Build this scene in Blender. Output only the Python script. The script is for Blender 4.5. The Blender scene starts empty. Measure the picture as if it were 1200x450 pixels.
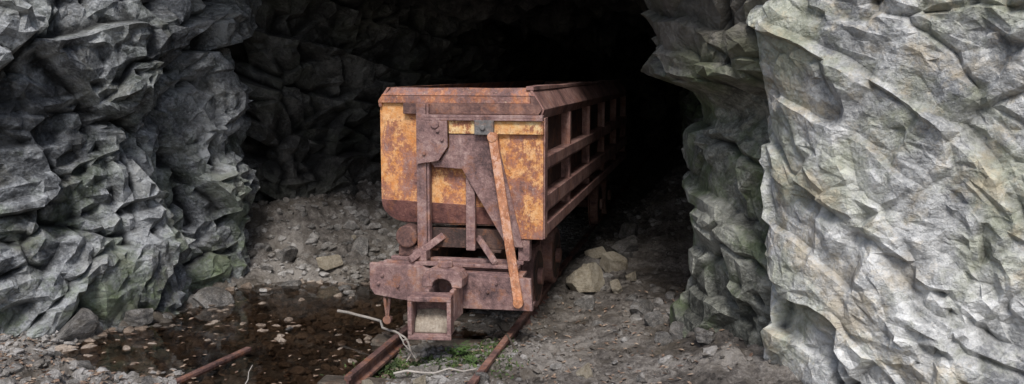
import bpy, bmesh, math, random
import numpy as np
from mathutils import Vector, Matrix, Euler
rng=np.random.default_rng(7); random.seed(7)
scene=bpy.context.scene
COL=scene.collection
R=math.radians
# ---------------------------------------------------------------- noise
def _h(ix,iy,iz,seed):
    with np.errstate(over='ignore'):
        h=(ix.astype(np.int64)*73856093)^(iy.astype(np.int64)*19349663)^(iz.astype(np.int64)*83492791)^(seed*2654435)
        h=h.astype(np.uint64)&np.uint64(0xffffffff)
        h=((h^(h>>np.uint64(16)))*np.uint64(0x45d9f3b))&np.uint64(0xffffffff)
        h=((h^(h>>np.uint64(16)))*np.uint64(0x45d9f3b))&np.uint64(0xffffffff)
        h=h^(h>>np.uint64(16))
    return h.astype(np.float64)/4294967295.0
def vnoise(P,seed):
    i=np.floor(P).astype(np.int64); f=P-i; f=f*f*(3-2*f)
    r=0
    for a in (0,1):
        wa=f[:,0] if a else 1-f[:,0]
        for b in (0,1):
            wb=f[:,1] if b else 1-f[:,1]
            for c in (0,1):
                wc=f[:,2] if c else 1-f[:,2]
                r=r+wa*wb*wc*_h(i[:,0]+a,i[:,1]+b,i[:,2]+c,seed)
    return r*2-1
def fbm(P,seed,oct=4):
    r=0;a=1.0;s=0
    for o in range(oct):
        r=r+a*vnoise(P*(2.03**o)+o*7.3,seed+o); s+=a; a*=.5
    return r/s
def flat(P,seed):
    """piecewise-linear lattice noise: flat facets meeting at sharp creases"""
    i=np.floor(P).astype(np.int64); f=P-i
    o=np.argsort(-f,axis=1); fs=np.take_along_axis(f,o,1)
    cur=i.copy(); h0=_h(cur[:,0],cur[:,1],cur[:,2],seed); r=h0.copy(); idx=np.arange(len(P))
    for k in range(3):
        cur[idx,o[:,k]]+=1
        h1=_h(cur[:,0],cur[:,1],cur[:,2],seed)
        r+=fs[:,k]*(h1-h0); h0=h1
    return r*2-1
def block(P,seed,step,tilt,s=8.0):
    """jointed rock: tilted planar blocks with steep narrow transitions"""
    i=np.floor(P).astype(np.int64); f=P-i; w=np.clip((f-.5)*s+.5,0,1)
    r=0
    for a in (0,1):
        wa=w[:,0] if a else 1-w[:,0]
        for b in (0,1):
            wb=w[:,1] if b else 1-w[:,1]
            for c in (0,1):
                wc=w[:,2] if c else 1-w[:,2]
                x=i[:,0]+a;y=i[:,1]+b;z=i[:,2]+c
                h=_h(x,y,z,seed); g1=((h*7919.3)%1)*2-1;g2=((h*6133.7)%1)*2-1;g3=((h*5171.9)%1)*2-1
                r=r+wa*wb*wc*((h*2-1)*step+tilt*(g1*(f[:,0]-a)+g2*(f[:,1]-b)+g3*(f[:,2]-c)))
    return r
def facet(P,scale,seed,step,tilt,crack=0.0,cw=.08,k=30.0,gate=None):
    Q=P*scale; i=np.floor(Q).astype(np.int64); n=len(Q)
    F1=np.full(n,1e9);F2=np.full(n,1e9);num=np.zeros(n);den=np.zeros(n)+1e-300
    for a in (-1,0,1):
        for b in (-1,0,1):
            for c in (-1,0,1):
                jx=i[:,0]+a;jy=i[:,1]+b;jz=i[:,2]+c
                hx=_h(jx,jy,jz,seed);hy=_h(jx,jy,jz,seed+1);hz=_h(jx,jy,jz,seed+2)
                dx=Q[:,0]-jx-hx;dy=Q[:,1]-jy-hy;dz=Q[:,2]-jz-hz
                d=dx*dx+dy*dy+dz*dz
                g1=((hx*7919.3)%1)*2-1;g2=((hy*6133.7)%1)*2-1;g3=((hz*5171.9)%1)*2-1;g0=((hx*3571.1+hy*911.7)%1)*2-1
                h=g0*step+(g1*dx+g2*dy+g3*dz)*tilt
                w=np.exp(-k*d); num+=w*h; den+=w
                m=d<F1
                F2=np.where(m,F1,np.minimum(F2,d)); F1=np.where(m,d,F1)
    h=num/den
    if crack:
        c=crack*np.exp(-(np.sqrt(F2)-np.sqrt(F1))/cw)
        if gate is not None: c=c*gate
        h=h-c
    return h
def rotm(ax,ay,az): return np.array(Euler((ax,ay,az)).to_matrix())
def rock_disp(P,seed,amp=1.0,big=1.0,mid=1.0,fine=1.0,crack=1.0,rot=(0.35,0.25,0.2),ledge=.05,lf=2.2):
    w=np.stack([flat(P*1.3+k*13.7,seed+50+k) for k in range(3)],1)*.12+np.stack([flat(P*4+k*13.7,seed+55+k) for k in range(3)],1)*.03
    R1=rotm(*rot);R2=rotm(rot[1]+1.1,rot[0]-.7,rot[2]+.9);R3=rotm(rot[0]+.4,rot[2]+2.0,rot[1]-.8)
    W=P+w
    A=W@R1; B=W@R2; C=W@R3
    rough=.35+.75*np.clip(.5+1.6*fbm(P*1.3,seed+90,2),0,1)
    gate=np.clip(2.5*fbm(P*1.2,seed+97,2)+.5,0,1)
    d=big*.20*flat(A*np.array([.9,.9,1.3]),seed)
    d+=block(A*np.array([1.25,1.25,1.9]),seed+1,.15*big,.17*big,18)
    d+=mid*block(B*np.array([2.7,2.3,3.8]),seed+2,.066,.09,14)
    d+=crack*facet(A,np.array([1.5,1.5,2.6]),seed+60,.05*big,.07*mid,.11,.024,90,gate)
    d+=mid*rough*facet(C,np.array([4.0,3.2,6.0]),seed+70,.032,.06,.055*crack,.035,80,np.clip(2*fbm(P*1.7,seed+95,2)+.5,0,1))
    d+=mid*rough*block(A*np.array([6.5,5.0,10.])+3.3,seed+3,.025,.035,8)
    d+=fine*rough*facet(B,np.array([10.,9.,15.]),seed+80,.015,.030,.010,.06,50)
    s=A[:,2]*lf; t=s%1; j=np.floor(s).astype(np.int64)
    a=.4+1.0*_h(j,j*0,j*0,seed+8)
    d+=ledge*a*(np.where(t<.92,t/.92,(1-t)/.08)-.5)
    return d*amp
# ---------------------------------------------------------------- nodes
def newmat(name):
    m=bpy.data.materials.new(name); m.use_nodes=True
    nt=m.node_tree; b=nt.nodes['Principled BSDF']
    return m,nt,b
def N(nt,t,**k):
    n=nt.nodes.new(t)
    for a,v in k.items(): setattr(n,a,v)
    return n
def L(nt,a,b): nt.links.new(a,b)
def noise(nt,co,scale,detail=4,rough=.6,dist=0):
    n=N(nt,'ShaderNodeTexNoise'); n.inputs['Scale'].default_value=scale; n.inputs['Detail'].default_value=detail
    n.inputs['Roughness'].default_value=rough; n.inputs['Distortion'].default_value=dist
    L(nt,co,n.inputs['Vector']); return n.outputs['Fac']
def ramp(nt,fac,stops):
    n=N(nt,'ShaderNodeValToRGB'); cr=n.color_ramp
    while len(cr.elements)<len(stops): cr.elements.new(.5)
    for e,(p,c) in zip(cr.elements,stops):
        e.position=p; e.color=(c[0],c[1],c[2],1) if not isinstance(c,(int,float)) else (c,c,c,1)
    L(nt,fac,n.inputs['Fac']); return n.outputs['Color']
def mix(nt,fac,a,b,mode='MIX'):
    n=N(nt,'ShaderNodeMix',data_type='RGBA',blend_type=mode)
    for s,v in ((0,fac),(6,a),(7,b)):
        if isinstance(v,bpy.types.NodeSocket): L(nt,v,n.inputs[s])
        else: n.inputs[s].default_value=v if s==0 else (v[0],v[1],v[2],1)
    return n.outputs[2]
def math_(nt,op,a,b=0.0):
    n=N(nt,'ShaderNodeMath',operation=op)
    for s,v in ((0,a),(1,b)):
        if isinstance(v,bpy.types.NodeSocket): L(nt,v,n.inputs[s])
        else: n.inputs[s].default_value=v
    return n.outputs[0]
def bump(nt,b,h,strength,dist,prev=None):
    n=N(nt,'ShaderNodeBump'); n.inputs['Strength'].default_value=strength; n.inputs['Distance'].default_value=dist
    L(nt,h,n.inputs['Height'])
    if prev: L(nt,prev,n.inputs['Normal'])
    L(nt,n.outputs['Normal'],b.inputs['Normal']); return n.outputs['Normal']

def rock_mat(name,dark,mid,light,green=(.12,.14,.06),greenamt=.3,stain=None,stainamt=.0,point=True,lowgreen=False,topbrown=None):
    m,nt,b=newmat(name)
    co=N(nt,'ShaderNodeTexCoord').outputs['Object']
    n1=noise(nt,co,1.3,4,.6); n2=noise(nt,co,9,6,.74); n3=noise(nt,co,48,4,.75)
    f=math_(nt,'ADD',math_(nt,'MULTIPLY',n1,.42),math_(nt,'ADD',math_(nt,'MULTIPLY',n2,.38),math_(nt,'MULTIPLY',n3,.20)))
    c=ramp(nt,f,[(.42,dark),(.485,mid),(.55,light)])
    fl=ramp(nt,n3,[(.58,0.0),(.66,1.0)])
    c=mix(nt,math_(nt,'MULTIPLY',math_(nt,'MULTIPLY',fl,ramp(nt,n1,[(.42,0.0),(.6,1.0)])),.5),c,tuple(min(.78,x*1.6) for x in light))
    ng=noise(nt,co,1.9,5,.7)
    g=ramp(nt,ng,[(.47,0.0),(.60,1.0)])
    if lowgreen or topbrown:
        sp=N(nt,'ShaderNodeSeparateXYZ'); L(nt,co,sp.inputs[0])
    if lowgreen:
        lz=N(nt,'ShaderNodeMapRange'); L(nt,sp.outputs[2],lz.inputs[0]); lz.inputs[1].default_value=1.6; lz.inputs[2].default_value=.2; lz.inputs[3].default_value=.2; lz.inputs[4].default_value=1.0
        g=math_(nt,'MULTIPLY',g,lz.outputs[0])
    c=mix(nt,math_(nt,'MULTIPLY',g,greenamt),c,green)
    if stain:
        s=ramp(nt,noise(nt,co,2.7,6,.75),[(.50,0.0),(.61,1.0)])
        c=mix(nt,math_(nt,'MULTIPLY',s,stainamt),c,stain)
        s=ramp(nt,ng,[(.36,1.0),(.44,0.0)])
        c=mix(nt,math_(nt,'MULTIPLY',s,.5),c,dark)
    if topbrown:
        lz=N(nt,'ShaderNodeMapRange'); L(nt,sp.outputs[2],lz.inputs[0]); lz.inputs[1].default_value=1.7; lz.inputs[2].default_value=2.1; lz.inputs[3].default_value=0; lz.inputs[4].default_value=.7
        c=mix(nt,lz.outputs[0],c,topbrown)
    h=math_(nt,'ADD',math_(nt,'MULTIPLY',n2,.038),math_(nt,'MULTIPLY',n3,.014))
    if point:
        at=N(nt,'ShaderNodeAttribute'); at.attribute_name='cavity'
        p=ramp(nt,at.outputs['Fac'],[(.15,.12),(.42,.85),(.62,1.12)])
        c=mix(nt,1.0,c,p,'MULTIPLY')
        # chipped facets and hairline joints below mesh resolution
        wv=N(nt,'ShaderNodeVectorMath',operation='MULTIPLY_ADD'); cn=N(nt,'ShaderNodeTexNoise'); cn.inputs['Scale'].default_value=5; cn.inputs['Detail'].default_value=2; L(nt,co,cn.inputs['Vector'])
        L(nt,cn.outputs['Color'],wv.inputs[0]); wv.inputs[1].default_value=(.25,.25,.25); L(nt,co,wv.inputs[2])
        mp=N(nt,'ShaderNodeMapping'); mp.inputs['Rotation'].default_value=(.6,.4,.3); mp.inputs['Scale'].default_value=(1,.8,1.9); L(nt,wv.outputs[0],mp.inputs['Vector'])
        vo=N(nt,'ShaderNodeTexVoronoi',feature='F1'); vo.inputs['Scale'].default_value=15; L(nt,mp.outputs[0],vo.inputs['Vector'])
        sc=N(nt,'ShaderNodeSeparateColor'); L(nt,vo.outputs['Color'],sc.inputs[0])
        h=math_(nt,'ADD',h,math_(nt,'MULTIPLY',sc.outputs[0],.010))
        h=math_(nt,'SUBTRACT',h,math_(nt,'MULTIPLY',vo.outputs['Distance'],.012))
        tone=ramp(nt,sc.outputs[1],[(.0,.80),(1.0,1.12)])
        c=mix(nt,1.0,c,tone,'MULTIPLY')
    L(nt,c,b.inputs['Base Color']); b.inputs['Roughness'].default_value=.72
    b.inputs['Specular IOR Level'].default_value=.45
    bump(nt,b,h,.9,1.0)
    return m
def rust_mat(name,paint=0.0,dark=(.05,.029,.028),mid=(.155,.083,.070),light=(.32,.175,.13),pc=(.74,.32,.095),thr=.5,sc=5.0,orange=.55,zrust=None):
    m,nt,b=newmat(name)
    co=N(nt,'ShaderNodeTexCoord').outputs['Object']
    n1=noise(nt,co,3.4,6,.7,.3); n2=noise(nt,co,22,5,.7); n3=noise(nt,co,90,3,.7)
    f=math_(nt,'ADD',math_(nt,'MULTIPLY',n1,.55),math_(nt,'ADD',math_(nt,'MULTIPLY',n2,.27),math_(nt,'MULTIPLY',n3,.18)))
    c=ramp(nt,f,[(.40,dark),(.50,mid),(.60,light)])
    r2=ramp(nt,noise(nt,co,7,6,.78),[(.52,0.0),(.64,1.0)])
    c=mix(nt,math_(nt,'MULTIPLY',r2,orange),c,(.36,.135,.05))
    mp=N(nt,'ShaderNodeMapping'); mp.inputs['Scale'].default_value=(1.0,1.0,.10); L(nt,co,mp.inputs['Vector'])
    st=ramp(nt,noise(nt,mp.outputs[0],26,3,.6),[(.50,0.0),(.66,1.0)])
    c=mix(nt,math_(nt,'MULTIPLY',st,.3),c,dark)
    if paint>0:
        mp=N(nt,'ShaderNodeMapping'); mp.inputs['Scale'].default_value=(1.0,1.0,.7); L(nt,co,mp.inputs['Vector'])
        pn=noise(nt,mp.outputs[0],sc,11,.83,.2)
        if zrust:
            sp=N(nt,'ShaderNodeSeparateXYZ'); L(nt,co,sp.inputs[0])
            lz=N(nt,'ShaderNodeMapRange'); L(nt,sp.outputs[2],lz.inputs[0]); lz.inputs[1].default_value=zrust[0]; lz.inputs[2].default_value=zrust[1]; lz.inputs[3].default_value=-.04; lz.inputs[4].default_value=.015
            pn=math_(nt,'ADD',pn,lz.outputs[0])
        pm=ramp(nt,pn,[(thr,0.0),(thr+.035,1.0)])
        pcv=mix(nt,ramp(nt,n2,[(.38,0.0),(.6,1.0)]),tuple(x*.88 for x in pc),(pc[0]*1.08,pc[1]*1.45,pc[2]*2.3))
        pcv=mix(nt,ramp(nt,n1,[(.48,0.0),(.64,.65)]),pcv,(.66,.23,.06))
        halo=ramp(nt,pn,[(thr-.08,0.0),(thr,1.0)])
        c=mix(nt,math_(nt,'MULTIPLY',halo,.7),c,(.46,.165,.065))
        c=mix(nt,math_(nt,'MULTIPLY',pm,paint),c,pcv)
        sp=ramp(nt,noise(nt,co,34,4,.8),[(.60,0.0),(.65,1.0)])
        c=mix(nt,math_(nt,'MULTIPLY',sp,.6),c,(.22,.10,.08))
        sp=ramp(nt,noise(nt,co,41,3,.8),[(.63,0.0),(.66,1.0)])
        c=mix(nt,math_(nt,'MULTIPLY',sp,.5),c,(.66,.48,.34))
    L(nt,c,b.inputs['Base Color']); b.inputs['Roughness'].default_value=.75; b.inputs['Specular IOR Level'].default_value=.4
    h=math_(nt,'ADD',math_(nt,'MULTIPLY',n2,.008),math_(nt,'MULTIPLY',n3,.004))
    bump(nt,b,h,.9,1.0)
    return m
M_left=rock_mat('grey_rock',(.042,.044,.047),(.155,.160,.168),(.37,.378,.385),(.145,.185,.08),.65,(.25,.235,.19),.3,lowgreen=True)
M_in=rock_mat('shaded_cave_rock',(.020,.019,.018),(.055,.053,.050),(.12,.116,.108),(.06,.07,.04),.3)  # shade of the recess put into the colour, darker than the outer rock
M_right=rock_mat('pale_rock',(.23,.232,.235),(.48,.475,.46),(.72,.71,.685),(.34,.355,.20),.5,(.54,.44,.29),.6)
M_mid=rock_mat('mossy_rock',(.05,.05,.042),(.155,.155,.128),(.32,.315,.27),(.105,.14,.055),.75,topbrown=(.10,.08,.065))
M_ceil=rock_mat('shaded_ceiling_rock',(.015,.014,.0135),(.04,.038,.036),(.085,.08,.075),(.05,.05,.035),.2)  # tunnel darkness painted into the roof colour
M_ground=rock_mat('earth_gravel',(.05,.042,.036),(.125,.108,.094),(.255,.23,.205),(.10,.078,.052),.45,point=False)
M_stone=rock_mat('loose_stone',(.085,.08,.074),(.205,.19,.175),(.41,.385,.36),(.18,.15,.115),.45,point=False)
M_pale=rock_mat('pale_stone',(.30,.25,.18),(.48,.41,.31),(.62,.55,.44),(.36,.28,.17),.4,point=False)
M_rust=rust_mat('brown_rust')
M_rustpink=rust_mat('pinkish_rust',0,(.085,.052,.052),(.25,.147,.135),(.44,.30,.265),orange=.5)
M_side=rust_mat('side_rust',0,(.12,.065,.058),(.30,.162,.138),(.46,.285,.24),orange=.4)  # lighter rust: light on the wagon's side put into its colour
M_paint=rust_mat('chipped_orange_paint',.95,(.09,.05,.048),(.25,.13,.115),(.42,.26,.225),thr=.482,sc=3.2)
M_paint2=rust_mat('sparse_orange_paint',.93,(.09,.05,.048),(.25,.135,.12),(.42,.27,.235),thr=.505,sc=4.2,zrust=(.75,1.2))
M_strip=rust_mat('yellow_orange_paint',.95,pc=(.78,.44,.15),thr=.46,sc=6)
M_lever=rust_mat('orange_rust',.8,(.18,.08,.055),(.36,.18,.11),(.48,.28,.18),pc=(.62,.30,.15),thr=.49,sc=9)
M_rim=rust_mat('rim_rust',.7,(.08,.048,.046),(.225,.125,.112),(.39,.25,.22),pc=(.60,.27,.12),thr=.56,sc=6)
M_dark=rust_mat('dark_rust',0,(.03,.022,.020),(.085,.05,.042),(.17,.10,.075))
M_red=rust_mat('red_rust',0,(.08,.036,.034),(.20,.085,.07),(.34,.17,.13))
M_steel=rust_mat('grey_steel',0,(.06,.06,.06),(.16,.15,.145),(.25,.23,.22))
M_clay=rust_mat('dried_clay',0,(.14,.11,.085),(.27,.22,.17),(.42,.36,.29),orange=.1)
# ---------------------------------------------------------------- mesh helpers
def finish(o,name,label=None,category=None,kind=None,group=None,parent=None,mat=None):
    o.name=name
    COL.objects.link(o)
    if label: o['label']=label
    if category: o['category']=category
    if kind: o['kind']=kind
    if group: o['group']=group
    if parent: o.parent=parent
    if mat: o.data.materials.append(mat)
    return o
def mesh_np(name,V,F,smooth=True):
    me=bpy.data.meshes.new(name)
    V=np.asarray(V,dtype=np.float32); F=np.asarray(F,dtype=np.int32); k=F.shape[1]
    me.vertices.add(len(V)); me.vertices.foreach_set('co',V.ravel())
    me.loops.add(F.size); me.loops.foreach_set('vertex_index',F.ravel())
    me.polygons.add(len(F)); me.polygons.foreach_set('loop_start',np.arange(0,F.size,k,dtype=np.int32))
    me.polygons.foreach_set('loop_total',np.full(len(F),k,dtype=np.int32))
    me.update(calc_edges=True); me.validate()
    me.polygons.foreach_set('use_smooth',np.full(len(me.polygons),smooth))
    return bpy.data.objects.new(name,me)
def blur(D,k):
    for ax in (0,1):
        pad=[(0,0),(0,0)]; pad[ax]=(k+1,k)
        c=np.cumsum(np.pad(D,pad,'edge'),axis=ax)
        D=(np.take(c,range(2*k+1,c.shape[ax]),ax)-np.take(c,range(0,c.shape[ax]-2*k-1),ax))/(2*k+1)
    return D
def chisel(ob,D,ratio,kb=5,gain=7.0):
    """store crevice depth, then decimate to irregular flat facets"""
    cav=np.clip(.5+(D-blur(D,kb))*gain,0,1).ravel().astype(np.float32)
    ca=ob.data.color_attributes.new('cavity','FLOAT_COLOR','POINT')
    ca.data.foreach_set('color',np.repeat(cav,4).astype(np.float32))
    m=ob.modifiers.new('Decimate','DECIMATE'); m.ratio=ratio
    dg=bpy.context.evaluated_depsgraph_get(); dg.update()
    me=bpy.data.meshes.new_from_object(ob.evaluated_get(dg))
    ob.modifiers.clear(); old=ob.data; ob.data=me; bpy.data.meshes.remove(old)
    me.polygons.foreach_set('use_smooth',np.zeros(len(me.polygons),bool)); me.update()
def grid_faces(nu,nv):
    i=np.arange(nu-1)[:,None]*nv+np.arange(nv-1)[None,:]
    i=i.ravel(); return np.stack([i,i+nv,i+nv+1,i+1],1)
def catmull(pts,spacing):
    P=np.array(pts,float); P=np.vstack([2*P[0]-P[1],P,2*P[-1]-P[-2]])
    out=[]
    for i in range(1,len(P)-2):
        for t in np.linspace(0,1,60,endpoint=False):
            p0,p1,p2,p3=P[i-1:i+3]
            out.append(.5*((2*p1)+(-p0+p2)*t+(2*p0-5*p1+4*p2-p3)*t*t+(-p0+3*p1-3*p2+p3)*t**3))
    out.append(P[-2]); out=np.array(out)
    d=np.concatenate([[0],np.cumsum(np.linalg.norm(np.diff(out,axis=0),axis=1))])
    s=[0.0]
    while s[-1]<d[-1]:
        x=np.interp(s[-1],d,out[:,0]);y=np.interp(s[-1],d,out[:,1]); s.append(s[-1]+spacing(x,y))
    s=np.minimum(np.array(s),d[-1])
    Q=np.stack([np.interp(s,d,out[:,0]),np.interp(s,d,out[:,1])],1)
    T=np.gradient(Q,axis=0); T/=np.linalg.norm(T,axis=1)[:,None]+1e-9
    kk=21; k=np.ones(kk)/kk
    T=np.stack([np.convolve(np.pad(T[:,j],kk//2,'edge'),k,'valid') for j in (0,1)],1); T/=np.linalg.norm(T,axis=1)[:,None]+1e-9
    return Q,T
def curtain(name,pts,spacing,zs,over,seed,amp,mat,label,ratio=.1,**kw):
    Q,T=catmull(pts,spacing); n=np.stack([T[:,1],-T[:,0],0*T[:,0]],1)
    zs=np.array(zs); nu=len(Q);nv=len(zs)
    P=np.zeros((nu,nv,3)); P[:,:,:2]=Q[:,None,:]; P[:,:,2]=zs[None,:]
    o=over(P[:,:,0],P[:,:,1],P[:,:,2])
    P+=n[:,None,:]*o[:,:,None]
    F=P.reshape(-1,3); NN=np.repeat(n[:,None,:],nv,1).reshape(-1,3).copy()
    d=rock_disp(F,seed,amp,**kw)
    NN[:,2]+=.1
    F=F+NN*d[:,None]
    ob=mesh_np(name,F,grid_faces(nu,nv),False)
    finish(ob,name,label,'rock','structure',mat=mat)
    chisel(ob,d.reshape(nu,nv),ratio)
    return ob
def sstep(x,a,b):
    t=np.clip((x-a)/(b-a),0,1); return t*t*(3-2*t)
zl=np.concatenate([np.arange(-.4,3.4,.016),np.linspace(3.4,8,40)])
outer_plan=[(-10,1.5),(-6,4.4),(-4.3,5.7),(-3.5,6.45),(-3.0,7.1),(-2.76,7.6),(-2.86,8.05),(-2.70,8.4),(-2.68,8.8),(-2.95,9.3),(-4.5,9.7)]
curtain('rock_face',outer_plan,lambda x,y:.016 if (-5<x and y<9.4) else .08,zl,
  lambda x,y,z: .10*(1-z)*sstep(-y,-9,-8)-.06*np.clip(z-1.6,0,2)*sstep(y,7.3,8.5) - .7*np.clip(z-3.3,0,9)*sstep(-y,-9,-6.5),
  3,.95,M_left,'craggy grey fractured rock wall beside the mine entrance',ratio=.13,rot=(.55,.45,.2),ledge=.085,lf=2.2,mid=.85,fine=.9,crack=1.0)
inner_plan=[(-4.6,9.2),(-3.4,9.4),(-2.8,9.5),(-2.35,9.5),(-2.0,9.85),(-1.7,10.3),(-1.35,11),(-.75,13),(-.1,16),(1.0,21),(2.0,23),(5.5,23.5)]
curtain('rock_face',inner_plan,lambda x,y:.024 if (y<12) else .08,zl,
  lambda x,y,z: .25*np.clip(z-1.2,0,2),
  13,1.15,M_in,'rock wall with painted-in shade in the recess of the mine',ratio=.12,rot=(.2,.3,.6),ledge=.09,mid=.8)
zm=np.concatenate([np.arange(-.4,3.2,.016),np.linspace(3.2,7,30)])
curtain('rock_face',[(5.6,23.5),(4.2,22),(3.3,18),(2.5,13),(2.1,10),(1.75,8),(1.36,7.1),(1.24,6.6),(1.21,6.15),(1.32,5.75),(1.6,5.4),(2.6,5.2)],
  lambda x,y:.015 if y<8 else .08,zm,
  lambda x,y,z: .30*sstep(z,1.74,1.90)-.10*np.exp(-((z-1.62)/.12)**2)+.08*np.clip(z-1.9,0,2)-.03,
  21,.48,M_mid,'dark mossy grey rock pillar at the tunnel mouth',ratio=.12,rot=(.15,.1,.2),ledge=.12,lf=2.6,mid=1.0,fine=.8)
zr=np.concatenate([np.arange(-.4,3.0,.012),np.linspace(3.0,8,40)])
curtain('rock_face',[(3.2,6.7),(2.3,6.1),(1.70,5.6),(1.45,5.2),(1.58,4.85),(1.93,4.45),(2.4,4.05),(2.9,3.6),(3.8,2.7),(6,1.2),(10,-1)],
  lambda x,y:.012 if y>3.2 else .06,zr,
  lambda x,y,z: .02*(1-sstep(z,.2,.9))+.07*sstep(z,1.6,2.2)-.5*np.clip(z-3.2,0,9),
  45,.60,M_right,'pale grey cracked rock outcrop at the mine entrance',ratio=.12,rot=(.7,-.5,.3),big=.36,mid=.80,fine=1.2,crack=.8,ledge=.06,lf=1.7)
# ceiling + brow; brow lies out of view, shaped to limit sky light
prof=[(10,12),(8.0,7),(7.1,5),(6.75,4.0),(7.0,3.4),(8.1,3.05),(10,2.8),(12.5,2.6),(18,2.4),(24,2.2)]
Q,T=catmull(prof,lambda a,b:.035 if b<4 and a<13 else .12)
xs=np.concatenate([np.linspace(-12,-3.6,40,endpoint=False),np.arange(-3.6,2.4,.035),np.linspace(2.4,12,40)])
nu=len(Q);nv=len(xs); P=np.zeros((nu,nv,3)); P[:,:,0]=xs[None]; P[:,:,1]=Q[:,None,0]; P[:,:,2]=Q[:,None,1]
n=np.stack([0*T[:,0],T[:,1],-T[:,0]],1)
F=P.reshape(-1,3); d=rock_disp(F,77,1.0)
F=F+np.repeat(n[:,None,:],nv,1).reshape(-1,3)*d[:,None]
ob=finish(mesh_np('cave_ceiling',F,grid_faces(nu,nv),False),'cave_ceiling','jagged shade-darkened rock roof over the mine tunnel','rock','structure',mat=M_ceil)
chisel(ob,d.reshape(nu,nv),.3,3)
# ---------------------------------------------------------------- ground
A=R(12); CA,SA=math.cos(A),math.sin(A); OX,OY=-.364,6.50
def seg_dist(x,y,pts):
    d=np.full(x.shape,1e9)
    for (ax,ay),(bx,by) in zip(pts[:-1],pts[1:]):
        vx,vy=bx-ax,by-ay; t=np.clip(((x-ax)*vx+(y-ay)*vy)/(vx*vx+vy*vy),0,1)
        d=np.minimum(d,np.hypot(x-ax-t*vx,y-ay-t*vy))
    return d
LW=outer_plan[1:-1]+inner_plan[3:-2]
def gh(x,y,fine=True):
    x=np.asarray(x,float);y=np.asarray(y,float); sh=x.shape; x=x.ravel();y=y.ravel()
    P=np.stack([x,y,0*x],1)
    lx=(x-OX)*CA-(y-OY)*SA
    z=.035*fbm(P*1.2,500,4)+.01
    z+=.035*sstep(-np.abs(lx),-.75,-.5)
    q=np.full_like(x,-9.)
    for cx,cy,rx,ry in ((-2.5,6.4,.8,.85),(-1.9,7.2,1.25,1.4),(-.95,7.3,.9,1.7),(-1.4,6.0,.95,.8)):
        q=np.maximum(q,1-np.hypot((x-cx)/rx,(y-cy)/ry))
    q=q+.40*fbm(P*3.0,510,5)
    z-=.095*sstep(q,-.10,.40)
    dl=seg_dist(x,y,LW)
    z+=.45*np.exp(-(dl/.5)**1.5)*sstep(y,8.4,9.5)+.06*np.exp(-dl/.3)*sstep(-y,-8.2,-7.2)
    z+=.25*sstep(y,8.5,10.8)*sstep(-lx,.7,1.5)
    z+=(.10+.50*sstep(y,8.5,13.5))*sstep(lx,.62,1.35)
    z+=.15*sstep(lx,1.3,1.9)*sstep(-y,-9,-7)
    z+=.12*sstep(-y,-5.9,-5.3)*sstep(-x,1.9,2.7)
    if fine:
        lev=sstep(z,-.12,.03)*.65+.35
        k=.4+.6*sstep(np.abs(lx),.3,.7)
        k=k*(1-.45*sstep(lx,.5,.8)*sstep(-lx,-1.9,-1.5))
        z+=k*lev*(facet(P,np.array([9.,9.,1]),520,.022,.05,.01,.08,14)+facet(P,np.array([21.,21.,1]),530,.008,.03,.006,.1,10)+.012*fbm(P*14,540,3))
    z=np.where(y<3,z*.5,z)
    return z.reshape(sh)
gx=np.concatenate([-np.geomspace(150,4.6,30),np.arange(-4.5,3,.025),np.geomspace(3,150,30)])
gy=np.concatenate([-np.geomspace(150,1,20),np.linspace(-.9,4.2,40),np.arange(4.25,13,.025),np.linspace(13,26,90),np.geomspace(26.5,150,12)])
X,Y=np.meshgrid(gx,gy,indexing='ij'); Z=gh(X,Y)
finish(mesh_np('ground',np.stack([X.ravel(),Y.ravel(),Z.ravel()],1),grid_faces(len(gx),len(gy))),'ground','damp stony earth floor of the mine entrance','ground','structure',mat=M_ground)
# water
m,nt,b=newmat('puddle_water')
nt.nodes.remove(b); out=nt.nodes['Material Output']
tr=N(nt,'ShaderNodeBsdfTransparent'); tr.inputs['Color'].default_value=(.80,.70,.60,1)
gl=N(nt,'ShaderNodeBsdfGlossy'); gl.inputs['Roughness'].default_value=.04
fr=N(nt,'ShaderNodeFresnel'); fr.inputs['IOR'].default_value=1.65
mx=N(nt,'ShaderNodeMixShader'); L(nt,fr.outputs[0],mx.inputs[0]); L(nt,tr.outputs[0],mx.inputs[1]); L(nt,gl.outputs[0],mx.inputs[2]); L(nt,mx.outputs[0],out.inputs[0])
co=N(nt,'ShaderNodeTexCoord').outputs['Object']; bp=N(nt,'ShaderNodeBump'); bp.inputs['Strength'].default_value=.10; bp.inputs['Distance'].default_value=.01
L(nt,noise(nt,co,9,3,.5),bp.inputs['Height']); L(nt,bp.outputs[0],gl.inputs['Normal'])
xs_=np.linspace(-4.2,.35,100); ys_=np.linspace(4.9,9.1,100); X,Y=np.meshgrid(xs_,ys_,indexing='ij')
WZ=-.028
finish(mesh_np('water',np.stack([X.ravel(),Y.ravel(),0*X.ravel()+WZ],1),grid_faces(100,100)),'water','shallow brown puddle on the mine floor','puddle','structure',mat=m)
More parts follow.
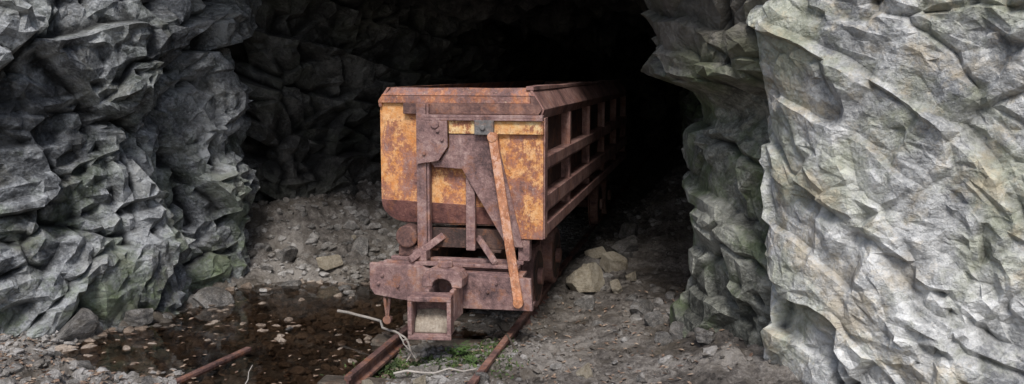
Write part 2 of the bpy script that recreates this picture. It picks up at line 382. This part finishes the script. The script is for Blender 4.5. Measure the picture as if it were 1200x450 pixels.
# ---------------------------------------------------------------- stones
def ico(sub):
    bm=bmesh.new(); bmesh.ops.create_icosphere(bm,subdivisions=sub,radius=1)
    V=np.array([v.co[:] for v in bm.verts]); F=np.array([[v.index for v in f.verts] for f in bm.faces]); bm.free(); return V,F
def stone_shape(sub,seed,blocky=False):
    V,F=ico(sub); r=np.random.default_rng(seed)
    ns=[r.normal(size=3) for k in range(9)]; hs=list(r.uniform(.42,.72,9))
    if blocky:
        M=rotm(.15,.1,.4); ns=[s*M[k]+r.normal(size=3)*.22 for k in range(3) for s in (1,-1)]+ns[:6]; hs=[.60,.66,.52,.62,.5,.5]+list(r.uniform(.60,.76,6))
    for n_,h in zip(ns,hs):
        n_=n_/np.linalg.norm(n_)
        d=V@n_; m_=d>h; V[m_]-=n_[None]*(d[m_]-h)[:,None]*.99
    V=V*r.uniform(.8,1.15,3)[None]*1.2
    if sub>2: V=V+V*(.05*flat(V*3+seed,seed)+.02*flat(V*9,seed+1))[:,None]
    return V,F
def rmat(r):
    return np.array(Euler((r.uniform(-.5,.5),r.uniform(-.5,.5),r.uniform(0,6.28))).to_matrix())
gv=[stone_shape(2,100+i) for i in range(10)]
def lat(x,y): return (x-OX)*CA-(y-OY)*SA
def scatter_gravel(name,n,box,size,mat,label,avoid_water=True,seed=1,cond=None,power=2.2):
    r=np.random.default_rng(seed)
    x=r.uniform(box[0],box[1],n*3);y=r.uniform(box[2],box[3],n*3)
    z=gh(x,y); keep=np.ones(len(x),bool)
    if avoid_water: keep&=(z>WZ-.01)|(r.random(len(x))<.08)
    if cond is not None: keep&=cond(x,y)
    x=x[keep][:n];y=y[keep][:n];z=z[keep][:n]
    Vs=[];Fs=[];off=0
    for i in range(len(x)):
        V,F=gv[r.integers(10)]; s=size[0]+(size[1]-size[0])*r.random()**power
        W=(V*s)@rmat(r).T*np.array([1,1,.75])+np.array([x[i],y[i],z[i]+s*.15])
        Vs.append(W);Fs.append(F+off);off+=len(V)
    return finish(mesh_np(name,np.vstack(Vs),np.vstack(Fs),False),name,label,'gravel','stuff',mat=mat)
scatter_gravel('gravel',6000,(-.2,2.4,4.9,13.5),(.004,.032),M_ground,'loose dark grit and fine gravel beside the track',seed=2,cond=lambda x,y:(lat(x,y)>-.7),power=3.2)
scatter_gravel('gravel',420,(-.2,2.4,5.2,13.5),(.007,.065),M_stone,'lighter grey rubble along the side of the track',seed=6,cond=lambda x,y:(lat(x,y)>.45),power=4)
scatter_gravel('gravel',450,(-1.1,.3,5.2,7.2),(.006,.030),M_stone,'small stones and chips around the rails',seed=16,cond=lambda x,y:(np.abs(np.abs(lat(x,y))-.375)>.05)&(np.abs(lat(x,y))<.6),power=2.8)
scatter_gravel('gravel',2200,(-3.4,-.9,7.6,11),(.008,.065),M_stone,'rubble heaped along the foot of the wall',seed=3,cond=lambda x,y:lat(x,y)<-.65,power=3.8)
scatter_gravel('gravel',2600,(-3.9,-.4,4.9,6.6),(.008,.045),M_stone,'small stones on the muddy bank of the puddle',seed=4,power=2.8)
M_pebble=rock_mat('wet_pebble',(.07,.052,.040),(.20,.155,.12),(.42,.345,.28),(.22,.155,.11),.5,point=False)
scatter_gravel('pebble_bed',2100,(-3.7,.1,5.2,8.9),(.015,.062),M_pebble,'brown pebbles lying in the shallow puddle',avoid_water=False,seed=5,cond=lambda x,y:(gh(x,y)<WZ-.005),power=2.4)
rock_me=[]; ICOF=ico(4)[1]
for i,(mm,bl) in enumerate([(M_stone,0),(M_stone,1),(M_stone,0),(M_stone,1),(M_pale,1),(M_pale,1),(M_stone,0)]):
    V,F=stone_shape(4,340+i,bool(bl))
    o=mesh_np('rock_mesh',V,ICOF,False); o.data.materials.append(mm); rock_me.append(o.data); bpy.data.objects.remove(o)
def rock(x,y,s,var,label,rz=0,flat=.75,sink=.3,z=None,tilt=.25):
    o=bpy.data.objects.new('rock',rock_me[var]); COL.objects.link(o)
    if z is None: z=float(gh(np.array([x]),np.array([y]),False)[0])
    o.location=(x,y,z+s*flat*(1-sink)*.6); o.scale=(s,s*.85,s*flat); o.rotation_euler=(random.uniform(-tilt,tilt),random.uniform(-tilt,tilt),rz)
    o['label']=label;o['category']='rock';o['group']='loose rocks on the mine floor'
    return o
rock(.62,7.95,.18,4,'low pale tan angular boulder resting beside the wagon wheels',.3,.8,.1,tilt=.12)
rock(.95,8.7,.17,5,'angular pale grey boulder on the gravel behind the tan one',2.0,.8,.15,tilt=.2)
rock(.70,8.5,.10,5,'pale rock wedged beside the wagon wheels',2.9,.8,.1)
rock(.88,7.75,.075,4,'small pale rock in front of the boulders',1.9,.8,.1)
rock(1.15,9.5,.16,1,'grey rock on the gravel slope beside the wagon',2.2)
rock(.85,9.3,.13,5,'pale rock on the gravel slope beside the wagon',.2)
rock(1.05,8.1,.07,4,'pale rock on the gravel slope beside the wagon',.9)
rock(.62,7.3,.08,0,'grey rock on the gravel beside the rail',.9)
rock(.95,7.3,.06,1,'grey rock on the gravel beside the rail',2.9)
rock(1.3,10.3,.15,6,'grey rock on the gravel slope beside the wagon',.6)
rock(1.02,6.55,.10,3,'broken grey rock at the foot of the mossy pillar',.6)
rock(1.1,6.1,.08,0,'broken grey rock at the foot of the mossy pillar',1.6)
rock(.98,6.9,.09,6,'broken grey rock at the foot of the mossy pillar',2.6)
rock(1.22,5.75,.09,1,'broken grey rock at the foot of the mossy pillar',.1)
rock(-1.75,8.8,.16,5,'pale angular rock on the rubble heap',.8,.7,.1)
rock(-2.0,8.4,.11,3,'grey rock at the edge of the puddle',.3)
rock(-1.5,9.2,.13,0,'grey rock on the rubble heap',1.3)
rock(-2.2,8.9,.14,2,'grey rock on the rubble heap',2.3)
rock(-3.15,6.6,.17,0,'rounded grey boulder at the foot of the rock wall',.3)
rock(-2.85,7.0,.13,1,'grey boulder at the foot of the rock wall',1.3)
rock(-2.5,7.65,.15,6,'grey boulder at the foot of the rock wall',2.3)
rock(-2.7,5.7,.12,3,'mossy grey rock on the puddle bank',2.3)
rock(-.18,5.45,.07,2,'grey rock beside the rail end',1.)
rock(-.55,5.42,.06,4,'pale rock between the rail ends',1.)
rock(-.87,5.45,.06,5,'pale stone beside the rail end',2.)
r=np.random.default_rng(11); cnt=0
while cnt<85:
    x=r.uniform(-3.2,2.0);y=r.uniform(5.0,12.5); l=lat(x,y)
    if -.62<l<.62 : continue
    if x>1.1+max(0,y-7)*.2: continue
    if l<0 and seg_dist(np.array([x]),np.array([y]),LW)[0]<.1: continue
    z=gh(np.array([x]),np.array([y]),False)[0]
    inw=z<WZ
    if inw and r.random()<.6: continue
    s=r.uniform(.025,.08) if not inw else r.uniform(.03,.06)
    lab='small stone lying in the puddle' if inw else 'small grey rock lying on the gravel'
    rock(x,y,s,int(r.choice([0,1,2,3,6,0,1,2,3,6,4])),lab,r.uniform(0,6)); cnt+=1
# ---------------------------------------------------------------- leaf litter
m,nt,b=newmat('dead_leaf'); co=N(nt,'ShaderNodeTexCoord').outputs['Object']
L(nt,ramp(nt,noise(nt,co,25,3,.6),[(.35,(.09,.05,.035)),(.5,(.22,.145,.10)),(.65,(.40,.31,.23))]),b.inputs['Base Color']); b.inputs['Roughness'].default_value=.7; M_leafl=m
def leaves(name,n,box,label,seed,cond=None,sz=(.012,.028),float_=False):
    r=np.random.default_rng(seed)
    x=r.uniform(box[0],box[1],n*3);y=r.uniform(box[2],box[3],n*3); z=gh(x,y)
    k=np.ones(len(x),bool)
    if cond is not None:k&=cond(x,y,z)
    x=x[k][:n];y=y[k][:n];z=z[k][:n]; Vs=[];Fs=[];off=0
    if float_: z=z*0+WZ-.009
    base=np.array([(-1,0,0),(-.3,-.45,.1),(.4,-.4,.1),(1,0,0),(.4,.4,.12),(-.3,.45,.1),(0,0,-.04)],float)
    T=np.array([(6,0,1),(6,1,2),(6,2,3),(6,3,4),(6,4,5),(6,5,0)]); tl=.06 if float_ else .4
    for i in range(len(x)):
        s=r.uniform(*sz); e=np.array(Euler((r.uniform(-tl,tl),r.uniform(-tl,tl),r.uniform(0,6.3))).to_matrix())
        Vs.append((base*s*np.array([1,r.uniform(.6,1.1),r.uniform(.5,2)]))@e.T+np.array([x[i],y[i],z[i]+.012])); Fs.append(T+off); off+=7
    return finish(mesh_np(name,np.vstack(Vs),np.vstack(Fs),False),name,label,'leaves','stuff',mat=M_leafl)
leaves('leaf_litter',1700,(-4.1,-1.5,4.9,6.5),'dead brown leaves strewn over the bank',21,cond=lambda x,y,z:z>WZ)
leaves('leaf_litter',900,(-3.3,.1,5.2,8.4),'sodden brown leaves lying in the puddle',22,cond=lambda x,y,z:z<WZ)
leaves('leaf_litter',110,(-3.3,.1,5.2,7.4),'brown leaves floating on the puddle',24,cond=lambda x,y,z:z<WZ-.02,float_=True)
leaves('leaf_litter',450,(-.9,1.4,5.0,7.6),'dead brown leaves scattered on the gravel',23,cond=lambda x,y,z:z>WZ)
# ---------------------------------------------------------------- wagon
wagon=bpy.data.objects.new('ore_wagon',None); COL.objects.link(wagon)
wagon.location=(OX,OY,0); wagon.rotation_euler=(0,0,-A)
wagon['label']='rusty ore wagon with chipped orange paint standing on rails'; wagon['category']='mine wagon'
class G:
    def __init__(s): s.bm=bmesh.new()
    def box(s,x0,x1,y0,y1,z0,z1,rot=None):
        c=Vector(((x0+x1)/2,(y0+y1)/2,(z0+z1)/2))
        M=Matrix.Translation(c)@((rot.to_4x4()) if rot else Matrix())@Matrix.Diagonal((x1-x0,y1-y0,z1-z0,1))
        bmesh.ops.create_cube(s.bm,size=1,matrix=M); return s
    def bar(s,p,q,w,t,up=(0,1,0)):
        p=Vector(p);q=Vector(q);d=q-p;z=d.normalized();u=Vector(up);x=u.cross(z).normalized();y=z.cross(x)
        M=Matrix((x,y,z)).transposed().to_4x4(); M.translation=(p+q)/2
        bmesh.ops.create_cube(s.bm,size=1,matrix=M@Matrix.Diagonal((w,t,d.length,1))); return s
    def plate(s,pts,y0,y1):
        a=[s.bm.verts.new((x,y0,z)) for x,z in pts]; b=[s.bm.verts.new((x,y1,z)) for x,z in pts]
        n=len(pts); s.bm.faces.new(a); s.bm.faces.new(b[::-1])
        for i in range(n): s.bm.faces.new((a[i],b[i],b[(i+1)%n],a[(i+1)%n]))
        return s
    def cyl(s,p,q,r1,r2=None,seg=20):
        p=Vector(p);q=Vector(q);d=q-p
        M=d.to_track_quat('Z','Y').to_matrix().to_4x4(); M.translation=(p+q)/2
        bmesh.ops.create_cone(s.bm,cap_ends=True,segments=seg,radius1=r1,radius2=r1 if r2 is None else r2,depth=d.length,matrix=M); return s
    def done(s,name,mat,parent=wagon,bev=.005,label=None):
        bmesh.ops.recalc_face_normals(s.bm,faces=s.bm.faces)
        me=bpy.data.meshes.new(name); s.bm.to_mesh(me); s.bm.free()
        o=bpy.data.objects.new(name,me); COL.objects.link(o); me.materials.append(mat)
        if parent: o.parent=parent
        if bev:
            b=o.modifiers.new('Bevel','BEVEL'); b.width=bev; b.segments=2; b.limit_method='ANGLE'; b.angle_limit=R(40)
        if label:o['label']=label
        return o
LEN=6.25
tub=bpy.data.objects.new('tub',None); COL.objects.link(tub); tub.parent=wagon
g=G(); g.plate([(-.583,.99),(.50,.95),(.50,1.69),(-.583,1.69)],.02,.035)
g.done('end_panel',M_paint,tub,0,label='end panel with flaking orange paint')
g=G()
prof_b=[(-.583,1.0),(-.580,.955),(-.565,.915),(-.535,.878),(-.49,.85),(-.43,.835),(.44,.835),(.49,.87),(.50,.96)]
a=[g.bm.verts.new((x,.012+max(0,(1.0-z))*.25,z)) for x,z in prof_b]
b_=[g.bm.verts.new((x,.034+max(0,(1.0-z))*.25,z)) for x,z in prof_b]
g.bm.faces.new(a); g.bm.faces.new(b_[::-1])
for i in range(len(a)): g.bm.faces.new((a[i],b_[i],b_[(i+1)%len(a)],a[(i+1)%len(a)]))
g.done('hopper_bottom',M_red,tub,.003)
g=G(); g.plate([(-.56,.99),(-.40,.84),(.38,.84),(.49,.95),(.49,1.77),(-.50,1.77)],LEN-.05,LEN-.02); g.done('end_panel',M_rust,tub,0)
g=G()
g.box(-.575,-.56,.036,LEN-.05,.98,1.70).box(.505,.515,.036,LEN-.05,.95,1.72).box(-.42,.42,.06,LEN-.05,.825,.84)
g.plate([(-.575,.98),(-.56,.98),(-.40,.84),(-.42,.83)],.06,LEN-.05).plate([(.505,.95),(.515,.95),(.42,.83),(.40,.84)],.06,LEN-.05)
g.done('hopper_skin',M_dark,tub,0)
g=G(); g.plate([(-.585,1.655),(-.590,1.70),(-.522,1.792),(-.502,1.792),(-.565,1.70),(-.565,1.655)],.0,LEN); g.done('rim',M_rim,tub,.004)
g=G(); g.plate([(.575,1.58),(.596,1.645),(.515,1.772),(.495,1.775),(.516,1.72),(.572,1.635),(.56,1.58)],.0,LEN); g.done('rim',M_side,tub,.004)
g=G(); ny=40; rr=np.random.default_rng(4); prev=None
for i in range(ny+1):
    y=LEN*i/ny; dz=.003*math.sin(i*.5)+rr.normal()*.0008; dx=.003*math.sin(i*.37)
    q=[g.bm.verts.new(p) for p in ((.468+dx,y,1.776),(.522+dx,y,1.776),(.520+dx,y,1.799+dz),(.470+dx,y,1.802+dz))]
    if prev:
        for k in range(4): g.bm.faces.new((prev[k],prev[(k+1)%4],q[(k+1)%4],q[k]))
    else: g.bm.faces.new(q)
    prev=q
g.bm.faces.new(prev[::-1]); g.done('rim',M_side,tub,.0,label='raised battered top edge')
g=G(); nx=24; prev=None
for i in range(nx+1):
    t=i/nx; xb=-.562+(.520+.562)*t; xt=-.508+(.475+.508)*t
    dz=.0012*math.sin(i*.6)
    q=[g.bm.verts.new(p) for p in ((xb,-.008,1.738),(xt,.030,1.790+dz),(xt,.046,1.788+dz),(xb,.018,1.738))]
    if prev:
        for k in range(4): g.bm.faces.new((prev[k],prev[(k+1)%4],q[(k+1)%4],q[k]))
    else: g.bm.faces.new(q)
    prev=q
g.bm.faces.new(prev[::-1]); g.done('rim',M_rim,tub,.0,label='thin sloping front rim')
for k in range(6):
    y=k*(LEN-.07)/5; g=G()
    g.box(.516,.5555,y+.003,y+.015,.80,1.58); g.box(.556,.588,y+.003,y+.07,.80,1.58)
    g.done('side_rib',M_side,tub,.003)
for z0,z1 in ((1.225,1.32),(.93,1.05)):
    g=G(); g.box(.516,.602,.075,LEN-.0,z0,z0+.012).box(.592,.606,.075,LEN,z0+.0125,z1).box(.516,.5915,.075,LEN,z1-.012,z1); g.done('side_rail',M_side,tub,.004)
g=G(); g.box(.516,.606,.08,LEN,.77,.85); g.done('side_rail',M_side,tub,.004)
g=G(); g.box(-.295,-.225,-.06,.010,.66,1.683).box(-.222,-.205,-.055,.008,.66,1.683); g.done('end_post',M_rustpink,tub)
g=G(); g.box(.05,.115,-.03,.010,.66,1.27); g.done('end_post',M_rustpink,tub)
g=G(); g.plate([(-.583,1.685),(.50,1.685),(.50,1.736),(-.562,1.736),(-.583,1.708)],-.004,.016); g.done('end_panel',M_rim,tub,.002)
g=G(); g.plate([(-.40,1.61),(.56,1.61),(.585,1.645),(.53,1.735),(.505,1.735),(.505,1.684),(-.40,1.684)],-.022,.018); g.done('end_panel',M_rust,tub,.003)
g=G(); g.box(-.235,.600,-.085,-.023,1.588,1.608).box(-.235,.600,-.087,-.077,1.570,1.5875); g.done('crossbar',M_rustpink,tub,.003)
g=G(); g.box(-.06,.600,-.062,-.015,1.478,1.568); g.done('crossbar',M_strip,tub,.004,label='crossbar with yellow orange paint')
g=G(); g.box(.13,.265,-.10,-.064,1.474,1.574); g.cyl((.19,-.10,1.525),(.19,-.115,1.525),.018); g.done('bracket',M_steel,tub,.006,label='grey steel bracket')
g=G(); g.plate([(-.285,1.568),(-.065,1.568),(-.062,1.39),(-.13,1.29),(-.285,1.265)],-.088,-.064)
for (x,z) in ((-.13,1.50),(-.1,1.44),(-.23,1.34)): g.cyl((x,-.088,z),(x,-.102,z),.014,seg=6)
g.cyl((-.15,-.086,1.545),(-.15,-.10,1.545),.03)
g.done('bracket',M_rustpink,tub,.003)
g=G(); g.plate([(-.06,1.476),(.27,1.476),(.46,.70),(.35,.70),(.03,1.235),(-.17,1.245),(-.20,1.285),(-.125,1.29),(-.06,1.385)],-.052,-.034)
g.done('gusset_plate',M_rustpink,tub,.003,label='purplish rusted triangular gusset plate')
g=G(); g.plate([(.22,1.4765),(.596,1.4765),(.596,.755),(.42,.755),(.32,1.05)],-.030,-.014); g.box(.576,.596,-.0135,.002,.757,1.476)
g.done('gusset_plate',M_paint2,tub,.003,label='corner plate with orange paint patches')
g=G(); g.box(.598,.608,-.03,.074,.76,1.59); g.done('corner_plate',M_side,tub,.003)
g=G(); g.bar((.255,-.085,1.47),(.485,-.325,.38),.062,.022,up=(0,1,0)); g.cyl((.485,-.31,.38),(.485,-.35,.38),.034); g.cyl((.255,-.05,1.46),(.255,-.11,1.46),.034)
g.done('lever',M_lever,wagon,.004,label='pale orange rusted tipping lever')
# underframe
g=G()
for sx in (-1,1):
    x0,x1=sorted((sx*.17,sx*.29)); 
    g.box(x0,x1,.02,LEN-.05,.64,.66).box(x0,x1,.02,LEN-.05,.46,.48); xm=sx*.23; g.box(xm-.012,xm+.012,.02,LEN-.05,.481,.639)
for y in (.05,1.25,2.5,3.75,5.0,6.0): g.box(-.40,.40,y,y+.08,.661,.80)
g.done('underframe',M_dark,wagon)
g=G(); g.cyl((-.38,-.05,.745),(-.38,.3,.745),.08); g.box(-.45,-.31,-.02,.22,.60,.68); g.done('air_cylinder',M_rust,wagon,.01)
g=G()
g.box(-.50,.46,-.20,-.14,.575,.60).box(-.50,.46,-.04,.02,.575,.60)
g.bar((-.30,-.22,.615),(-.12,.10,.76),.05,.03).bar((.30,-.20,.615),(.12,.05,.74),.04,.03)
g.box(-.30,-.20,-.16,-.06,.60,.67)
g.box(.42,.50,-.02,.06,.60,.80)
g.done('drawgear_frame',M_rustpink,wagon,.005)
g=G()
g.plate([(-.565,.60),(-.20,.592),(-.17,.575),(.56,.535),(.575,.32),(.10,.315),(-.35,.355),(-.53,.38),(-.565,.43)],-.30,-.255)
g.box(-.56,-.22,-.254,-.10,.560,.5749).box(.05,.50,-.254,-.10,.530,.550).box(.44,.562,-.254,-.12,.325,.345)
for x,z in ((-.47,.52),(-.36,.45),(.27,.44),(.33,.50),(-.5,.46)): g.cyl((x,-.30,z),(x,-.315,z),.013,seg=6)
g.done('headstock',M_rustpink,wagon,.004,label='thick rusted buffer beam')
g=G()
cx=.0
g.box(cx-.10,cx-.068,-.53,-.301,.28,.49).box(cx+.068,cx+.10,-.53,-.301,.28,.49)
arch=[]
for i in range(9):
    t=math.pi*i/8; arch.append((cx+.066*math.cos(t),.500+.05*math.sin(t)))
g.plate([(cx+.135,.4915),(cx+.14,.55),(cx+.115,.59),(cx+.07,.612),(cx-.07,.612),(cx-.115,.59),(cx-.14,.55),(cx-.135,.4915),(cx-.066,.4915)]+[(p[0],p[1]) for p in arch[::-1]]+[(cx+.066,.4915)],-.47,-.302)
g.cyl((cx,-.38,.613),(cx,-.38,.655),.05)
g.done('coupler_knuckle',M_rustpink,wagon,.012,label='chunky rounded coupler knuckle')
ce=bpy.data.objects.new('coupler',None); COL.objects.link(ce); ce.parent=wagon; ce.location=(cx-.035,-.54,.345); ce.rotation_euler=(0,0,R(7))
g=G(); w=.132; t=.022; y0,y1=-.15,.0
g.box(-w,w,y0,y1,w-t,w).box(-w,w,y0,y1,-w,-w+t).box(-w,-w+t,y0+.002,y1,-w+t+.001,w-t-.001).box(w-t,w,y0+.002,y1,-w+t+.001,w-t-.001)
g.box(-w+t+.001,w-t-.001,y1-.02,y1-.001,-w+t+.001,w-t-.001)
e=.008
g.box(-w-e,w+e,y0-.025,y0-.001,w-.024,w+e)
g.box(-w-e,-w+.020,y0-.025,y0-.001,-w+.021,w-.025).box(w-.020,w+e,y0-.025,y0-.001,-w+.021,w-.025).box(-w-e,w+e,y0-.025,y0-.001,-w-e,-w+.020)
g.done('coupler_socket',M_rustpink,ce,.005,label='square hollow drawbar socket')
g=G(); 
a0=[(-w+t+.002,y0+.03,-w+t+.002),(w-t-.002,y0+.03,-w+t+.002),(w-t-.002,y0+.05,-.065),(.02,y0+.06,-.04),(-w+t+.002,y0+.05,-.055)]
a1=[(x,y1-.022,z+(.08 if i>1 else 0)) for i,(x,y,z) in enumerate(a0)]
va=[g.bm.verts.new(p) for p in a0]; vb=[g.bm.verts.new(p) for p in a1]
g.bm.faces.new(va); g.bm.faces.new(vb[::-1])
for i in range(5): g.bm.faces.new((va[i],vb[i],vb[(i+1)%5],va[(i+1)%5]))
g.done('clay_plug',M_clay,ce,.01,label='dried pale clay packed in the socket')
g=G(); g.bar((-.47,-.27,.37),(-.45,-.27,.20),.02,.02).bar((-.43,-.27,.37),(-.45,-.27,.20),.02,.02).cyl((-.45,-.29,.2),(-.45,-.25,.2),.03); g.done('chain_link',M_rust,wagon,.003)
def wheelset(y):
    for sx in (-1,1):
        g=G(); x=sx*.385; r=.24; z=.1+r
        g.cyl((x-.045,y,z),(x+.045,y,z),r,seg=48)
        g.cyl((x-sx*.048,y,z),(x-sx*.062,y,z),r+.025,seg=48)
        g.cyl((x,y,z),(x+sx*.085,y,z),.065,seg=20)
        w_=g.done('wheel',M_side,wagon,.01)
        g=G(); g.cyl((x+sx*.046,y,z),(x+sx*.049,y,z),r-.045,seg=48)
        g.done('wheel_disc',M_dark,w_,0)
    g=G(); g.cyl((-.37,y,.34),(.37,y,.34),.04); g.done('axle',M_rust,wagon,0)
for y in (.70,1.55,4.75,5.6): wheelset(y)
for sx in (-1,1):
    for y in (1.125,5.175):
        g=G(); g.box(*sorted((sx*.30,sx*.318)),y-.62,y+.62,.40,.50)
        g.done('bogie_frame',M_rust,wagon,.006)
# ---------------------------------------------------------------- rails
def tolocal(o): o.location=(OX,OY,0); o.rotation_euler=(0,0,-A)
for sx in (-1,1):
    g=G(); x=sx*.375
    prof_=[(-.035,.0),(.035,.0),(.035,.02),(.008,.03),(.008,.07),(.022,.077),(.022,.102),(-.022,.102),(-.022,.077),(-.008,.07),(-.008,.03),(-.035,.02)]
    g.plate([(x+a,b) for a,b in prof_],-1.20,15.5)
    o=g.done('rail',M_rust,None,.003); tolocal(o); o['label']='rusty narrow gauge rail laid on the mine floor'; o['category']='rail'; o['group']='track rails'
mw=rust_mat('old_wood',0,(.035,.028,.022),(.085,.068,.052),(.17,.14,.11),orange=.1)
for k in range(14):
    g=G(); y=-.95+k*.8+random.uniform(-.08,.08)
    g.box(-.62,.62,y-.08,y+.08,-.14,.018,Euler((0,0,random.uniform(-.05,.05))).to_matrix())
    o=g.done('railway_sleeper',mw,None,.015); tolocal(o); o['label']='decayed wooden sleeper half buried under the rails'; o['category']='sleeper'; o['group']='sleepers under the rails'
# ---------------------------------------------------------------- twigs, plank, plant
def tube(name,pts,r0,r1,mat,label,cat,branches=()):
    cu=bpy.data.curves.new(name,'CURVE'); cu.dimensions='3D'; cu.bevel_depth=1; cu.bevel_resolution=2
    for P_,a,b_ in [(pts,r0,r1)]+list(branches):
        sp=cu.splines.new('POLY'); sp.points.add(len(P_)-1)
        for i,p in enumerate(P_): sp.points[i].co=(*p,1); sp.points[i].radius=a+(b_-a)*i/(len(P_)-1)
    o=bpy.data.objects.new(name,cu); COL.objects.link(o)
    dg=bpy.context.evaluated_depsgraph_get(); me=bpy.data.meshes.new_from_object(o.evaluated_get(dg)); bpy.data.objects.remove(o)
    o=bpy.data.objects.new(name,me); COL.objects.link(o); me.materials.clear(); me.materials.append(mat)
    for p in me.polygons:p.use_smooth=True
    o['label']=label;o['category']=cat; return o
def wig(p,q,n=8,a=.02,seed=0):
    r=np.random.default_rng(seed); p=np.array(p);q=np.array(q)
    return [tuple(p+(q-p)*i/(n-1)+(r.normal(size=3)*a if 0<i<n-1 else 0)) for i in range(n)]
mtw=rust_mat('bleached_wood',0,(.26,.23,.20),(.38,.34,.30),(.50,.46,.41),orange=.1)
b1=wig((-1.32,6.95,.10),(-.95,6.62,.11),5,.010,1); b1+=wig((-.95,6.62,.11),(-.70,6.15,.09),6,.012,8)[1:]; b1+=[(-.66,5.98,.06),(-.68,5.85,.05)]
tube('fallen_branch',b1,.012,.006,mtw,'bleached forked branch lying across the rail','branch',
  [(wig((-.78,6.3,.10),(-.62,5.85,.07),5,.01,2),.006,.003),(wig((-.74,6.2,.09),(-.58,6.12,.17),5,.01,3),.005,.002)])
tube('fallen_branch',wig((-.72,5.52,.08),(-.22,5.58,.09),7,.008,4),.008,.005,mtw,'pale stick lying between the rails','branch')
tube('fallen_branch',wig((-1.60,5.35,.0),(-1.57,5.5,.14),5,.008,5),.004,.002,mtw,'thin pale twig standing in the bank','branch')
tube('fallen_branch',wig((.05,5.9,.07),(-.10,6.5,.12),6,.012,6),.008,.005,mw,'thin dark stick lying beside the rail','branch')
g=G(); g.bar((-2.12,5.60,-.024),(-1.84,6.38,-.024),.045,.03,up=(0,0,1)); o=g.done('rail_offcut',M_rust,None,.004); o['label']='rusty brown length of old rail lying in the puddle';o['category']='rail'
m,nt,b=newmat('plant_leaf'); b.inputs['Base Color'].default_value=(.085,.16,.04,1); b.inputs['Roughness'].default_value=.7; M_plant=m
def plant(x,y,seed,n,h):
    r=np.random.default_rng(seed); V=[];F=[]
    z=float(gh(np.array([x]),np.array([y]),False)[0])
    for i in range(n):
        a=r.uniform(0,6.28); l=h*r.uniform(.5,1.1); px,py=x+r.normal()*.02,y+r.normal()*.02
        for k in range(5):
            t=(k+1)/5; c=np.array([px+math.cos(a)*l*.7*t,py+math.sin(a)*l*.7*t,max(z,WZ)+l*(t-.45*t*t)])
            for sd in (-1,1):
                e=np.array([math.cos(a+sd*1.1),math.sin(a+sd*1.1),.1])*l*.28*(1.1-t*.6); q=np.array([-e[1],e[0],0])*.35
                o_=len(V); V+= [c,c+e*.5+q,c+e,c+e*.5-q]; F.append((o_,o_+1,o_+2,o_+3))
    o=mesh_np('fern',np.array(V),np.array(F),False); finish(o,'fern','small green fern growing between the rails','plant',mat=m)
plant(-.34,5.98,1,14,.11); plant(-.26,5.80,2,9,.08)
r=np.random.default_rng(55); V=[];F=[]
for cx_,cy_,sx_,sy_,n_ in ((-.36,5.98,.15,.14,1300),(-.80,5.98,.10,.12,600),(-.55,5.82,.13,.09,500),(-.05,5.75,.05,.12,160),(-.2,6.3,.12,.12,300)):
    x=cx_+r.normal(size=n_)*sx_; y=cy_+r.normal(size=n_)*sy_; z=np.maximum(gh(x,y),WZ)
    for i in range(n_):
        h=r.uniform(.006,.022); a=r.uniform(0,6.28); c=np.array([x[i],y[i],z[i]]); e=np.array([math.cos(a),math.sin(a),0])*.006; l=np.array([r.normal()*.012,r.normal()*.012,h])
        o_=len(V); V+=[c-e,c+e,c+l+e*.6,c+l-e*.6]; F.append((o_,o_+1,o_+2,o_+3))
m2,nt,b=newmat('moss'); co=N(nt,'ShaderNodeTexCoord').outputs['Object']
L(nt,ramp(nt,noise(nt,co,12,3,.6),[(.38,(.035,.055,.018)),(.62,(.095,.14,.035))]),b.inputs['Base Color']); b.inputs['Roughness'].default_value=.8
finish(mesh_np('moss',np.array(V),np.array(F),False),'moss','low dull green moss spreading between the rails','moss','stuff',mat=m2)
# ---------------------------------------------------------------- world, sun, camera
w=bpy.data.worlds.new('World'); scene.world=w; w.use_nodes=True; nt=w.node_tree
sky=nt.nodes.new('ShaderNodeTexSky'); sky.sky_type='NISHITA'; sky.sun_disc=False
SE,SR=R(50),R(184)
sky.sun_elevation=SE; sky.sun_rotation=SR; sky.dust_density=2
bg=nt.nodes['Background']; nt.links.new(sky.outputs[0],bg.inputs[0]); bg.inputs[1].default_value=.15
sd=bpy.data.lights.new('sun','SUN'); sd.energy=2.8; sd.angle=R(16); sd.color=(1,.99,.97)
so=bpy.data.objects.new('sun',sd); COL.objects.link(so)
dv=Vector((math.sin(SR)*math.cos(SE),math.cos(SR)*math.cos(SE),math.sin(SE)))
so.rotation_euler=dv.to_track_quat('Z','Y').to_euler(); so.location=dv*20
cam=bpy.data.cameras.new('camera'); co_=bpy.data.objects.new('camera',cam); COL.objects.link(co_)
co_.location=(0,0,1.9); co_.rotation_euler=(R(90-7.3),0,0); cam.sensor_width=36; cam.lens=33; cam.clip_end=500
scene.camera=co_
scene.view_settings.view_transform='Standard'; scene.view_settings.look='None'; scene.view_settings.exposure=0
